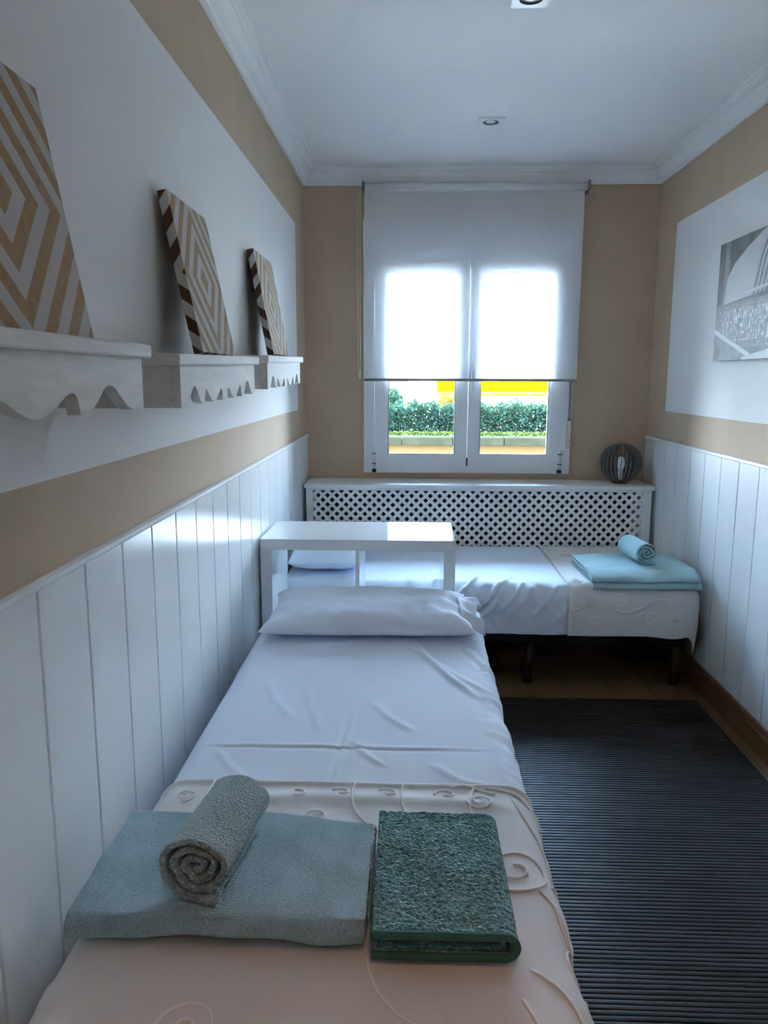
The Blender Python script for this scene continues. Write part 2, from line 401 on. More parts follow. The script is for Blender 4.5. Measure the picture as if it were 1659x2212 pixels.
# shutter strap
st = thing('shutter_strap', (.925, 4.60, 1.06), 'grey webbing shutter strap in a cream winder on the right window jamb', 'shutter strap')
obj('strap', boxes((.916, .932, 4.568, 4.571, 1.205, 2.12)), M['strap'], st)
obj('winder', boxes((.912, .936, 4.568, 4.585, 1.045, 1.215), bevel=.003), M['cream'], st)
obj('strap_slot', boxes((.914, .934, 4.565, 4.568, 1.205, 1.212)), M['dark'], st)
obj('screw', tube([(.924, 4.566, 1.09), (.924, 4.570, 1.09)], .004, 8), M['strap'], st)

# ------------------------------------------------------------------ ceiling lights
def downlight(x, y, label):
    t = thing('ceiling_light', (x, y, ZC), label, 'ceiling light', 'recessed ceiling lights')
    bm = bmesh.new(); h = .058; n = 40; r = .037; z0, z1 = ZC-.006, ZC-.0005
    sq = []
    for k in range(n):
        a = 2*PI*k/n; c, s = math.cos(a), math.sin(a); q = h/max(abs(c), abs(s)); sq.append((x+q*c, y+q*s))
    O = [bm.verts.new((p[0], p[1], z0)) for p in sq]; I = [bm.verts.new((x+r*math.cos(2*PI*k/n), y+r*math.sin(2*PI*k/n), z0)) for k in range(n)]
    OT = [bm.verts.new((p[0], p[1], z1)) for p in sq]
    for k in range(n):
        j = (k+1) % n; bm.faces.new((O[k], O[j], I[j], I[k])); bm.faces.new((O[k], OT[k], OT[j], O[j]))
    bmesh.ops.recalc_face_normals(bm, faces=bm.faces[:])
    obj('frame', bm, M['white_sat'], t)
    obj('recess', lathe([(r, -.006), (r*.93, -.002), (r*.72, -.0015), (0, -.0012)], (x, y, ZC), 40), M['recess'], t, True)
    obj('bulb', lathe([(.022, -.0016), (.020, -.0045), (.010, -.006), (0, -.0062)], (x, y, ZC), 24), M['chrome'], t, True)
    return t
t_ = downlight(.362, 2.637, 'square white recessed ceiling light nearest the camera, cut by the top edge')
downlight(.357, 3.807, 'square recessed ceiling light above the middle of the room, nearer the window')

# ------------------------------------------------------------------ wall shelves with scalloped aprons
PR = [(0, 0), (.05, 0), (.07, .006), (.095, .022), (.12, .038), (.14, .042), (.158, .036), (.178, .02), (.2, .006), (.222, .001), (.240, 0), (.243, .012), (.248, .024), (.256, .031),
      (.266, .032), (.28, .028), (.30, .018), (.32, .008), (.34, .002), (.36, 0), (.38, .003), (.405, .012), (.425, .022), (.44, .028), (.452, .03), (.460, .024), (.465, .012), (.468, 0), (.5, 0)]
def wall_shelf(y0, y1, ztop, label, tilt=0.0):
    L = y1-y0; dep = .138; t = thing('wall_shelf', (XL, (y0+y1)/2, ztop-.12), label, 'shelf', 'scalloped wall shelves')
    x0, xf = XL-.006, XL+dep
    obj('shelf_board', boxes((x0, xf+.012, y0-.0, y1+.0, ztop-.024, ztop), bevel=.004), M['shelf'], t)
    a0, a1 = y0+.042, y1-.022; zb = ztop-.110; l2 = a1-a0
    prof = [(a0+f*l2, zb+h) for f, h in PR] + [(a1-f*l2, zb+h) for f, h in PR[-2::-1]]
    bm = bmesh.new(); pts = []
    fine = []
    for (p, q) in zip(prof, prof[1:]):
        for k in range(3): fine.append((p[0]+(q[0]-p[0])*k/3, p[1]+(q[1]-p[1])*k/3))
    fine.append(prof[-1])
    ring = {}
    for x in (xf-.020, xf):
        ring[x] = [(bm.verts.new((x, p[0], p[1])), bm.verts.new((x, p[0], ztop-.024))) for p in fine]
    A, B = ring[xf-.020], ring[xf]
    for i in range(len(fine)-1):
        bm.faces.new((A[i][0], A[i][1], A[i+1][1], A[i+1][0])); bm.faces.new((B[i][0], B[i+1][0], B[i+1][1], B[i][1]))
        bm.faces.new((A[i][0], A[i+1][0], B[i+1][0], B[i][0])); bm.faces.new((A[i][1], B[i][1], B[i+1][1], A[i+1][1]))
    bm.faces.new((A[0][0], B[0][0], B[0][1], A[0][1])); bm.faces.new((A[-1][0], A[-1][1], B[-1][1], B[-1][0]))
    bmesh.ops.recalc_face_normals(bm, faces=bm.faces[:])
    obj('apron', bm, M['shelf'], t)
    for a in (a0, a1-.018): obj('side_bracket', boxes((x0, xf-.0205, a, a+.018, zb, ztop-.0245)), M['shelf'], t)
    for c in t.children:                                    # the boards hang slightly out of level
        for v in c.data.vertices: v.co.z += tilt*v.co.y
wall_shelf(.22, 1.392, 1.5015, 'whitewashed scalloped wall shelf nearest the camera, holding the partly cut off canvas')
wall_shelf(1.557, 2.388, 1.500, 'whitewashed scalloped wall shelf in the middle of the row of three', .019)
wall_shelf(2.545, 3.374, 1.525, 'whitewashed scalloped wall shelf nearest the window wall', .020)
# diamond canvases leaning on the wall
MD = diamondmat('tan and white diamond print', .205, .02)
def canvas(yc, zb, label, half=.19, xb=XL+.094, xt=XL+.025):
    hh = .194; dep = .025
    bm = boxes((-half, half, 0, dep, -hh, hh), bevel=.0015)
    o = obj('canvas_print', bm, MD); tag(o, label, 'canvas', 'diamond pattern canvases')
    tilt = math.asin((xb-xt)/(2*hh))
    # local x -> world +Y (towards the window), local -y (face) -> room, local z up, leaning back on the wall
    ex = Vector((0, -1, 0)) * -1
    ez = Vector((-math.sin(tilt), 0, math.cos(tilt)))
    ey = ez.cross(ex)
    R = Matrix((ex, ey, ez)).transposed().to_4x4()
    o.matrix_world = Matrix.Translation(Vector((xb, yc, zb)) + ez*hh) @ R
    return o
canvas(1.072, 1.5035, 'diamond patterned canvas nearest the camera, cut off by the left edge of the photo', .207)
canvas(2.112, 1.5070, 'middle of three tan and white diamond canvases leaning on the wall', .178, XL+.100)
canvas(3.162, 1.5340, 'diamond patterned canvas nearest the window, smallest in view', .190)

# ------------------------------------------------------------------ black and white photo canvas on the right wall
def photo_canvas():
    y_l, z0, z1, wd = 3.612, 1.524, 2.024, .75; x0, x1 = XR-.022, XR+.008
    nu, nv = 300, 200
    U, V = np.meshgrid(np.linspace(0, 1, nu), np.linspace(0, 1, nv), indexing='ij')
    u = U*wd/.5; v = V
    P3 = np.stack([u*1.0, v, u*0], -1).reshape(-1, 3)
    def nz(s, a=1, b=1): return vnoise(P3*np.array([a, b, 1]), s).reshape(nu, nv)
    g = .16 + .07*nz(7, 1.6, .6) + .04*nz(25, 2, .5)
    g = np.where((u > .13) & (u < .22), .34+.06*nz(30, 3, .4), g)              # pale street front
    g = np.where((v < .48), .33+.05*nz(9)+.03*nz(40, 2, .6), g)               # dusk crowd area
    crowd = (nz(45, 1.6, .7) > .38) & (v > .16) & (v < .42) & (u > .08)
    g = np.where(crowd, .78, g)
    cr2 = (nz(75, 2.2, .6) > .45) & (v > .10) & (v < .46) & (u > .15)
    g = np.where(cr2, .62, g)
    # pale curved hood of the building
    cu = np.interp(v, [.49, .70, .80, .90, .985, 1.0], [.15, .21, .33, .58, .86, .92])
    ru = np.interp(v, [.49, .6, .8, 1.0], [.68, .72, .80, .95])
    hood = (v > .47+.05*u) & (u > cu)
    g = np.where(hood & (u < ru), .62+.03*nz(6)+.02*nz(30), g)
    stripe = np.where(np.sin((u-ru)*PI*2/.075) > .1, .60, .22)
    g = np.where(hood & (u >= ru), stripe, g)
    g = np.where((np.abs(v-(.50+.06*u)) < .012) & (u > .6), .68, g)           # balustrade
    # pale kerb band and paving in the foreground
    kb = .255-.30*u
    g = np.where(v < kb, .36+.09*nz(12)+.05*nz(50), g)
    g = np.where((np.abs(v-kb) < .02) & (u < .75), .72, g)
    g = np.where((v < .02+.11*(u-.6)) & (u > .6), .70+.04*nz(12), g)
    g = np.clip(g, .03, .9)
    verts = []; cols = []
    for i in range(nu):
        for j in range(nv):
            verts.append((x0, y_l-U[i, j]*wd, z0+V[i, j]*(z1-z0)))
    F = grid_faces(nu, nv)
    n0 = len(verts)
    e = [(x0, y_l, z0), (x0, y_l-wd, z0), (x0, y_l-wd, z1), (x0, y_l, z1), (x1, y_l, z0), (x1, y_l-wd, z0), (x1, y_l-wd, z1), (x1, y_l, z1)]
    verts += e; q = n0
    F += [(q, q+4, q+5, q+1), (q+1, q+5, q+6, q+2), (q+2, q+6, q+7, q+3), (q+3, q+7, q+4, q), (q+4, q+7, q+6, q+5)]
    m = mat('black and white photo print', (.4, .4, .4), .55, 0)
    a = m.node_tree.nodes.new('ShaderNodeAttribute'); a.attribute_name = 'print'
    m.node_tree.links.new(a.outputs['Color'], m.node_tree.nodes['Principled BSDF'].inputs['Base Color'])
    o = obj('photo_print', (verts, F), m, origin=(x1, y_l-wd/2, z0))
    at = o.data.color_attributes.new('print', 'FLOAT_COLOR', 'POINT')
    c = np.ones((len(verts), 4)); gg = np.concatenate([g.reshape(-1), [.16]*8]); c[:, :3] = (gg**1.5)[:, None]*np.array([.97, 1, 1.0])
    at.data.foreach_set('color', c.reshape(-1))
    tag(o, 'black and white street photo print on canvas hanging on the right wall', 'picture')
photo_canvas()

# ------------------------------------------------------------------ radiator cover
rc = thing('radiator_cover', (.385, 4.48, 0), 'long white radiator cover with diamond lattice front under the window', 'radiator cover')
RY, RT = 4.345, .855
obj('top_board', boxes((-.594, 1.366, RY-.018, YB-.003, RT-.024, RT), bevel=.003), M['white_sat'], rc)
obj('cabinet_frame', boxes((-.585, -.546, RY, YB-.004, 0, RT-.0245), (1.304, 1.354, RY, YB-.004, 0, RT-.0245), (-.5455, 1.3035, RY, RY+.02, RT-.036, RT-.0245), (-.5455, 1.3035, RY, RY+.02, 0, .10)), M['white_sat'], rc)
def lattice(x0, x1, z0, z1, y, pitch=.053, w=.0172, th=.005):
    bm = bmesh.new(); xc = x0+.002
    def strip(cst, sg, ya, yb):
        # band |z - sg*x - c| < w/sqrt2 clipped to the rectangle
        hw = w/math.sqrt(2)
        poly = [(x0, z0), (x1, z0), (x1, z1), (x0, z1)]
        for s_ in (1, -1):
            out = []
            def d(p): return s_*(p[1]-z0-sg*(p[0]-xc)-cst) - hw
            for i in range(len(poly)):
                p, q = poly[i], poly[(i+1) % len(poly)]; dp, dq = d(p), d(q)
                if dp <= 0: out.append(p)
                if dp*dq < 0:
                    t = dp/(dp-dq); out.append((p[0]+t*(q[0]-p[0]), p[1]+t*(q[1]-p[1])))
            poly = out
            if len(poly) < 3: return
        A = [bm.verts.new((p[0], ya, p[1])) for p in poly]; B = [bm.verts.new((p[0], yb, p[1])) for p in poly]
        bm.faces.new(A); bm.faces.new(B[::-1])
        for i in range(len(poly)): bm.faces.new((A[i], B[i], B[(i+1) % len(poly)], A[(i+1) % len(poly)]))
    n = int((x1-x0+z1-z0)/pitch)+2
    for k in range(-n, n+1):
        strip(k*pitch, 1, y, y+th); strip(k*pitch, -1, y+th*.55, y+th*1.55)
    bmesh.ops.recalc_face_normals(bm, faces=bm.faces[:])
    return bm
obj('lattice', lattice(-.5455, 1.3035, .1, RT-.036, RY+.004), M['white_sat'], rc)
obj('cavity_shade', boxes((-.545, 1.303, YB-.06, YB-.05, .02, RT-.03)), M['dark'], rc)  # near-black sheet painting in the shade of the cavity behind the lattice

# ------------------------------------------------------------------ globe lamp of plywood ribs
LX, LY, LZ = 1.207, 4.470, RT
lamp = thing('table_lamp', (LX, LY, LZ), 'globe table lamp of dark wooden ribs on the right end of the radiator cover', 'lamp')
RB, cz = .118, LZ+.004+.112
for k in range(26):
    a = 2*PI*(k+.5)/26; bm = bmesh.new(); th = .0016; d = Vector((math.cos(a), math.sin(a), 0)); nn = Vector((-math.sin(a), math.cos(a), 0))
    N = 20; rows = []
    for i in range(N+1):
        ph = -PI/2*.97 + i*PI*.955/N
        ro, zo = RB*math.cos(ph), .114*math.sin(ph); ri, zi = (RB-.030)*math.cos(ph), (.114-.012)*math.sin(ph)
        ro = max(ro, .016); ri = max(ri, .012)
        rows.append([bm.verts.new(Vector((LX, LY, cz+z)) + d*r + nn*s) for r, z in ((ro, zo), (ri, zi)) for s in (-th, th)])
    for A, B in zip(rows, rows[1:]):
        for i, j in ((0, 1), (1, 3), (3, 2), (2, 0)): bm.faces.new((A[i], A[j], B[j], B[i]))
    bm.faces.new((rows[0][0], rows[0][2], rows[0][3], rows[0][1])); bm.faces.new((rows[-1][0], rows[-1][1], rows[-1][3], rows[-1][2]))
    bmesh.ops.recalc_face_normals(bm, faces=bm.faces[:])
    obj('rib', bm, M['ribwood'], lamp)
obj('top_disc', lathe([(0, .0), (.03, 0), (.03, .004), (0, .004)], (LX, LY, cz+.106), 24), M['ribwood'], lamp)
obj('base', lathe([(0, 0), (.045, 0), (.045, .004), (.012, .006), (.010, .02), (0, .02)], (LX, LY, LZ+.0005), 24), M['ribwood'], lamp)
obj('bulb_holder', lathe([(.013, .020), (.015, .024), (.015, .070), (.012, .074), (0, .074)], (LX, LY, LZ), 20), M['brasswhite'], lamp, True)
obj('bulb', lathe([(.012, .074), (.014, .082), (.022, .100), (.0275, .116), (.0285, .128), (.024, .142), (.013, .152), (0, .155)], (LX, LY, LZ), 24), M['bulb'], lamp, True)
obj('cord', tube([(LX+.03, LY-.025, LZ+.003), (LX+.034, LY-.06, LZ+.003), (LX+.05, LY-.10, LZ+.003), (LX+.058, LY-.132, LZ+.003)], .0025, 8), M['bulb'], lamp, True)

# ------------------------------------------------------------------ open white shelf unit between the beds
UY0, UY1, UZ, UX0, UX1 = 3.035, 3.435, .808, -.597, .186
un = thing('shelf_unit', ((UX0+UX1)/2, (UY0+UY1)/2, 0), 'glossy white open cube shelf unit standing at the head of the near bed', 'shelf unit')
obj('top_panel', boxes((UX0, UX1, UY0, UY1, UZ-.044, UZ), bevel=.0015), M['white_gloss'], un)
for x in (UX0, UX1-.046): obj('side_panel', boxes((x, x+.046, UY0, UY1, .045, UZ-.0443), bevel=.0015), M['white_gloss'], un)
obj('divider', boxes((-.214, -.198, UY0+.002, UY1, .0455, UZ-.0445)), M['white_gloss'], un)
obj('bottom_panel', boxes((UX0, UX1, UY0, UY1, .0, .0447), bevel=.0015), M['white_gloss'], un)
for x0, x1 in ((UX0+.0465, -.2145), (-.1975, UX1-.0465)): obj('inner_shelf', boxes((x0, x1, UY0+.002, UY1, .405, .421)), M['white_gloss'], un)

# ------------------------------------------------------------------ bedding helpers
def drape(S, T, rect, r, z, flare=0.0):
    """cloth over a rounded block: S,T are cloth coordinates, rect the flat top (inner) rectangle"""
    x0, x1, y0, y1 = rect
    cx = np.clip(S, x0, x1); cyy = np.clip(T, y0, y1)
    ex, ey = S-cx, T-cyy; L = np.hypot(ex, ey); Ls = np.maximum(L, 1e-9)
    dx, dy = ex/Ls, ey/Ls
    th = np.minimum(L/r, PI/2)
    hor = r*np.sin(th) + flare*np.maximum(L-r*PI/2, 0); ver = r*(1-np.cos(th)) + np.maximum(L-r*PI/2, 0)
    return np.stack([cx+dx*hor, cyy+dy*hor, z-ver], -1)
def seg_ridge(S, T, pts, w, h):
    """gaussian ridge along a polyline in cloth coordinates"""
    best = np.full(S.shape, 1e9); tt = np.zeros(S.shape); tot = 0
    n = len(pts)-1
    for i in range(n):
        a, b = np.array(pts[i]), np.array(pts[i+1]); d = b-a; l2 = d@d
        t = np.clip(((S-a[0])*d[0]+(T-a[1])*d[1])/l2, 0, 1)
        ds = np.hypot(S-a[0]-t*d[0], T-a[1]-t*d[1]); m_ = ds < best
        best = np.where(m_, ds, best); tt = np.where(m_, (i+t)/n, tt)
    return h*np.exp(-(best/w)**2)*np.clip(np.minimum(tt, 1-tt)*6, 0.0, 1)
def cloth(name, S, T, dr, disp, m, parent=None, th=.003, label=None, cat=None, origin=None):
    P = dr(S, T); N = normals_grid(P)
    if N[N.shape[0]//2, N.shape[1]//2, 2] < 0: N = -N
    P = P + N*disp[..., None]
    N2 = normals_grid(P)
    if N2[N2.shape[0]//2, N2.shape[1]//2, 2] < 0: N2 = -N2
    Q = P - N2*th
    nu, nv = S.shape; n = nu*nv
    V = np.concatenate([P.reshape(-1, 3), Q.reshape(-1, 3)])
    F = grid_faces(nu, nv) + [f[::-1] for f in grid_faces(nu, nv, n)]
    bd = [i*nv for i in range(nu)] + [(nu-1)*nv+j for j in range(1, nv)] + [i*nv+nv-1 for i in range(nu-2, -1, -1)] + [j for j in range(nv-2, 0, -1)]
    for a, b in zip(bd, bd[1:]+bd[:1]): F.append((a, a+n, b+n, b))
    o = obj(name, (V, F), m, parent, True, origin)
    if label: tag(o, label, cat)
    bmx = bmesh.new(); bmx.from_mesh(o.data); bmesh.ops.recalc_face_normals(bmx, faces=bmx.faces[:]); bmx.to_mesh(o.data); bmx.free()
    return o
def mg(s0, s1, ns, t0, t1, nt_): return np.meshgrid(np.linspace(s0, s1, ns), np.linspace(t0, t1, nt_), indexing='ij')
def n3(S, T, s, a=1, b=1, o=0): return vnoise(np.stack([S*a, T*b, np.full(S.shape, o)], -1).reshape(-1, 3), s).reshape(S.shape)

def rounded_block(x0, x1, y0, y1, z0, z1, r): return boxes((x0, x1, y0, y1, z0, z1), bevel=r, seg=5)
def bed(loc, dims, zs, legs, label, mr=.045, lz=0.0):
    x0, x1, y0, y1 = dims; t = thing('bed', loc, label, 'bed')
    obj('mattress', rounded_block(x0, x1, y0, y1, zs[1]+.001, zs[2], mr), M['mattress'], t, True)
    obj('bed_base', boxes((x0+.01, x1-.01, y0+.01, y1-.01, zs[0], zs[1]), bevel=.006), M['bedbase'], t)
    for x, y in legs: obj('leg', lathe([(0, 0), (.019, 0), (.023, .006), (.023, zs[0]+.001), (0, zs[0]+.001)], (x, y, 0.0), 16), M['black_metal'], t, True)
    return t
# near bed: flat top at NZ
NZ = .555
NX0, NX1, NY0, NY1 = -.545, .272, .83, 3.02
bed((-.136, 1.92, 0), (NX0+.02, NX1-.02, NY0+.02, NY1-.005), (.24, .30, NZ-.016), [(-.45, 1.0), (.165, 1.0), (-.45, 2.9), (.165, 2.9)],
    'single bed along the left wall in the foreground with its head against the shelf unit')
NR = .060
nrect = (NX0+NR, NX1-NR, NY0+NR, NY1+.2)
drN = lambda S, T: drape(S, T, nrect, NR, NZ)
S, T = mg(NX0-.20, NX1+.24, 230, 1.54, NY1-.01, 330)
D = .0022*n3(S, T, 5, 1, 1.0) + .0016*n3(S, T, 11, 1.2, .7, 3)
topm = np.clip((T-1.5)/.8, 0, 1)
# ironing creases (cross) and pulled folds
D -= seg_ridge(S, T, [(-.52, 1.765), (-.25, 1.768), (.22, 1.762)], .006, .0022)
D += seg_ridge(S, T, [(-.52, 1.776), (-.25, 1.779), (.22, 1.773)], .007, .0022)
D -= seg_ridge(S, T, [(-.172, 1.60), (-.165, 1.80), (-.150, 2.05)], .006, .0024)
D += seg_ridge(S, T, [(-.161, 1.60), (-.154, 1.80), (-.139, 2.05)], .007, .0022)
for pts, w, h in ([[(.005, 2.58), (.06, 2.40), (.13, 2.22), (.20, 2.07)], .011, .011], [[(-.02, 2.56), (.02, 2.46), (.07, 2.36)], .008, .006],
                  [[(.09, 2.36), (.15, 2.24), (.23, 2.12)], .010, .005], [[(-.10, 2.05), (-.05, 1.95), (.02, 1.86)], .012, .004],
                  [[(-.30, 2.15), (-.26, 2.0), (-.22, 1.85)], .014, .0035], [[(-.42, 2.2), (-.37, 2.05), (-.30, 1.92)], .014, .003],
                  [[(.20, 2.50), (.235, 2.36), (.25, 2.22)], .012, .007], [[(.17, 2.50), (.205, 2.40), (.225, 2.30)], .008, -.006],
                  [[(-.14, 1.82), (-.10, 1.74), (-.05, 1.68)], .010, .004], [[(.05, 1.70), (.12, 1.62), (.2, 1.58)], .012, .003],
                  [[(-.46, 1.75), (-.42, 1.68), (-.36, 1.60)], .012, .003], [[(-.2, 2.32), (-.05, 2.34), (.08, 2.30)], .02, .003]):
    D += seg_ridge(S, T, pts, w, h)
side = np.clip((S-(NX1-.09))/.08, 0, 1)
D += side*(.006*n3(S, T, 14, .35, 1.6, 5) + .003*n3(S, T, 30, .4, 1.5, 8))*np.clip((T-1.6)/.4, .3, 1)
D = np.where(T < 1.60, -.0045, D)
near_sheet = cloth('bed_sheet', S, T, drN, D+.001, M['sheet'], th=.003, label='white creased sheet spread on the foreground bed between pillow and coverlet', cat='sheet', origin=(-.136, 2.2, NZ))
# near coverlet with corded scrolls
CY1 = 1.592
S, T = mg(NX0-.24, NX1+.27, 240, NY0-.30, CY1, 300)
drC = lambda S, T: drape(S, T, nrect, NR+.004, NZ+.006, .12)
def covdisp(S, T):
    d = .0025*n3(S, T, 4, 1, 1.2, 2) + .0012*n3(S, T, 12, 1, 1, 4)
    d = d + .005*np.exp(-((T-(CY1-.006))/.010)**2)                     # rolled hem
    d = d + seg_ridge(S, T, [(-.50, 1.50), (-.2, 1.53), (.1, 1.52), (.25, 1.50)], .025, .006)
    for q in (-.38, -.24, -.06, .05, .17): d = d + seg_ridge(S, T, [(q, .99), (q+.004, .90), (q, .80)], .008, .0035)
    d = np.maximum(d, -.001)
    sd = np.clip((S-(NX1-.06))/.08, 0, 1); d = d + np.where(T > 1.53, 0, 1)*sd*.010*n3(S, T, 7, .4, 1.3, 6)
    return d
near_cover = cloth('coverlet', S, T, drC, covdisp(S, T), M['cover'], th=.003, label='white coverlet with raised scroll embroidery across the foot of the foreground bed', cat='coverlet', origin=(-.136, 1.2, NZ))
def on_cloth(pts, dr, dispf, lift):
    a = np.array(pts, float); e = 1e-3
    def Pn(s, t):
        p = dr(s, t); ds = dr(s+e, t)-dr(s-e, t); dt = dr(s, t+e)-dr(s, t-e); n = np.cross(ds, dt); n /= np.linalg.norm(n, axis=-1, keepdims=True)
        return p, n
    p, n = Pn(a[:, 0], a[:, 1]); n = np.where((n[:, 2:3] < -1e-3), -n, n)
    return p + n*(dispf(a[:, 0], a[:, 1])[:, None]+lift)
def spiral(c, r0, r1, a0, turns, n=46, sx=1, sy=1):
    return [(c[0]+sx*(r0+(r1-r0)*k/n)*math.cos(a0+turns*2*PI*k/n), c[1]+sy*(r0+(r1-r0)*k/n)*math.sin(a0+turns*2*PI*k/n)) for k in range(n+1)]
def bez(p0, p1, p2, p3, n=24):
    return [tuple((1-t)**3*np.array(p0)+3*(1-t)**2*t*np.array(p1)+3*(1-t)*t*t*np.array(p2)+t**3*np.array(p3)) for t in np.linspace(0, 1, n+1)]
def stitch(o, bm):
    base = WL[o.name]; me = o.data; me.materials.append(M['cord_em'])
    for f in bm.faces: f.material_index = 1; f.smooth = True
    bmesh.ops.translate(bm, verts=bm.verts[:], vec=-base)
    bm.from_mesh(me); bm.to_mesh(me); bm.free()
EMB = []
for c, r, a0, tn in (((-.475, 1.525), .026, 2.2, -1.6), ((-.36, 1.555), .024, 3.4, .9), ((-.235, 1.535), .022, 3.2, .8), ((-.14, 1.545), .022, 3.3, .9), ((-.185, 1.455), .030, .3, 1.7),
                     ((-.04, 1.548), .024, 3.2, .9), ((.085, 1.545), .026, 3.2, 1.0), ((.155, 1.520), .030, 1.4, -1.7), ((.20, 1.30), .075, 1.7, -1.8), ((.105, 1.44), .025, .4, 1.4),
                     ((.305, 1.10), .062, 2.6, -1.7), ((.325, 1.49), .03, 2.0, 1.6), ((-.56, 1.35), .06, .5, 1.6), ((-.60, 1.02), .06, .5, 1.5), ((.36, 1.33), .03, 1.0, -1.5),
                     ((-.30, .93), .05, .4, 1.6), ((.02, .90), .05, 2.4, -1.6)):
    EMB.append(spiral(c, r*.12, r, a0, tn))
EMB += [bez((-.425, 1.585), (-.435, 1.50), (-.42, 1.45), (-.385, 1.42)), bez((-.115, 1.585), (-.125, 1.51), (-.11, 1.46), (-.05, 1.40)), bez((-.01, 1.585), (-.02, 1.50), (.0, 1.45), (.05, 1.40)),
        bez((.17, 1.575), (.23, 1.57), (.27, 1.55), (.30, 1.50)), bez((.225, 1.54), (.235, 1.46), (.30, 1.38), (.315, 1.28)), bez((.235, 1.24), (.27, 1.19), (.29, 1.17), (.305, 1.14)),
        bez((.315, 1.28), (.29, 1.30), (.275, 1.29), (.268, 1.275)), bez((.305, 1.14), (.335, 1.19), (.335, 1.24), (.315, 1.28)), bez((.10, 1.575), (.13, 1.595), (.16, 1.56), (.19, 1.555)),
        bez((-.53, 1.56), (-.57, 1.50), (-.58, 1.46), (-.56, 1.42)), bez((.15, 1.585), (.125, 1.53), (.13, 1.48), (.145, 1.44)), bez((.19, 1.05), (.225, 1.02), (.24, 1.0), (.25, .96)),
        bez((.26, 1.22), (.255, 1.16), (.29, 1.12), (.32, 1.16)), bez((.17, .99), (.19, .93), (.20, .90), (.24, .86)), bez((-.06, 1.07), (-.05, 1.00), (-.02, .96), (.02, .94))]
bm = bmesh.new()
for e in EMB: tube(on_cloth(e, drC, covdisp, .0012), .0027, 6, bm=bm)
stitch(near_cover, bm)

# pillows
def pillow(name, c, hx, hy, hz, label, m, wr, open_end=None, zmin=None, seed=0, rot=0):
    nu, nv = 110, 80
    u = np.linspace(-1, 1, nu); v = np.linspace(-1, 1, nv); U, V = np.meshgrid(u, v, indexing='ij')
    prof = np.clip(1-np.abs(U)**4.5, 0, 1)**.5 * np.clip(1-np.abs(V)**3.0, 0, 1)**.5
    pin = 1-.06*(1-np.abs(U)**2)*np.abs(V)**4; piu = 1-.07*(1-np.abs(V)**2)*np.abs(U)**4
    X = U*hx*piu; Y = V*hy*pin
    def sheet(sgn):
        w = wr*(n3(U, V, 3.0, 1, 1, seed+sgn) + .6*n3(U, V, 7, 1.4, .7, seed+3))*prof**.3
        # puckers running in from the ends
        w = w + .010*np.exp(-((1-np.abs(U))/.22)**2)*np.sin(V*11+U*3+seed)*(1-np.abs(V)**2)
        return sgn*(hz*prof + w)
    top, bot = sheet(1), -hz*.55*prof
    Zc = hz*.55
    P = np.stack([X, Y, Zc+top], -1); Q = np.stack([X, Y, Zc+bot], -1)
    P[..., 2] = np.maximum(P[..., 2], Q[..., 2]+.0025)
    n = nu*nv; VV = np.concatenate([P.reshape(-1, 3), Q.reshape(-1, 3)])
    F = grid_faces(nu, nv) + [f[::-1] for f in grid_faces(nu, nv, n)]
    bd = [i*nv for i in range(nu)] + [(nu-1)*nv+j for j in range(1, nv)] + [i*nv+nv-1 for i in range(nu-2, -1, -1)] + [j for j in range(nv-2, 0, -1)]
    for a, b in zip(bd, bd[1:]+bd[:1]): F.append((a, a+n, b+n, b))
    cr, sr = math.cos(rot), math.sin(rot)
    VV = np.stack([VV[:, 0]*cr-VV[:, 1]*sr, VV[:, 0]*sr+VV[:, 1]*cr, VV[:, 2]], -1) + np.array(c)
    o = obj(name, (VV, F), m, None, True, c); tag(o, label, 'pillow')
    bmx = bmesh.new(); bmx.from_mesh(o.data); bmesh.ops.recalc_face_normals(bmx, faces=bmx.faces[:]); bmx.to_mesh(o.data); bmx.free()
    return o
pl = pillow('pillow', (-.145, 2.762, NZ+.004), .372, .243, .063, 'plump white pillow on the foreground bed in front of the shelf unit', M['sheet'], .006, seed=1, rot=.02)
# loose open end of the pillowcase at the right
S, T = mg(0, 1, 30, -1, 1, 60)
X = .185 + .070*S + .012*np.sin(T*5)*S; Yy = 2.762 + T*(.135+.03*S) - .02*S
Zz = NZ+.050 + (.036-.01*S)*np.sqrt(np.clip(1-T**2, 0, 1))*(1-.30*S) - .022*S*(np.abs(T)**1.2) + .014*np.sin(T*9+S*2)*S + .012*S*(T > .3)
P = np.stack([X, Yy, Zz], -1)
Pb = np.stack([X, Yy, NZ+.028-.004*S+.02*(1-np.abs(T))*(1-S)*0], -1); Pb[..., 2] = np.minimum(Pb[..., 2], Zz-.003)
n = S.size; F = grid_faces(30, 60) + [f[::-1] for f in grid_faces(30, 60, n)]
obj('pillowcase_flap', (np.concatenate([P.reshape(-1, 3), Pb.reshape(-1, 3)]), F), M['sheet'], pl, True)

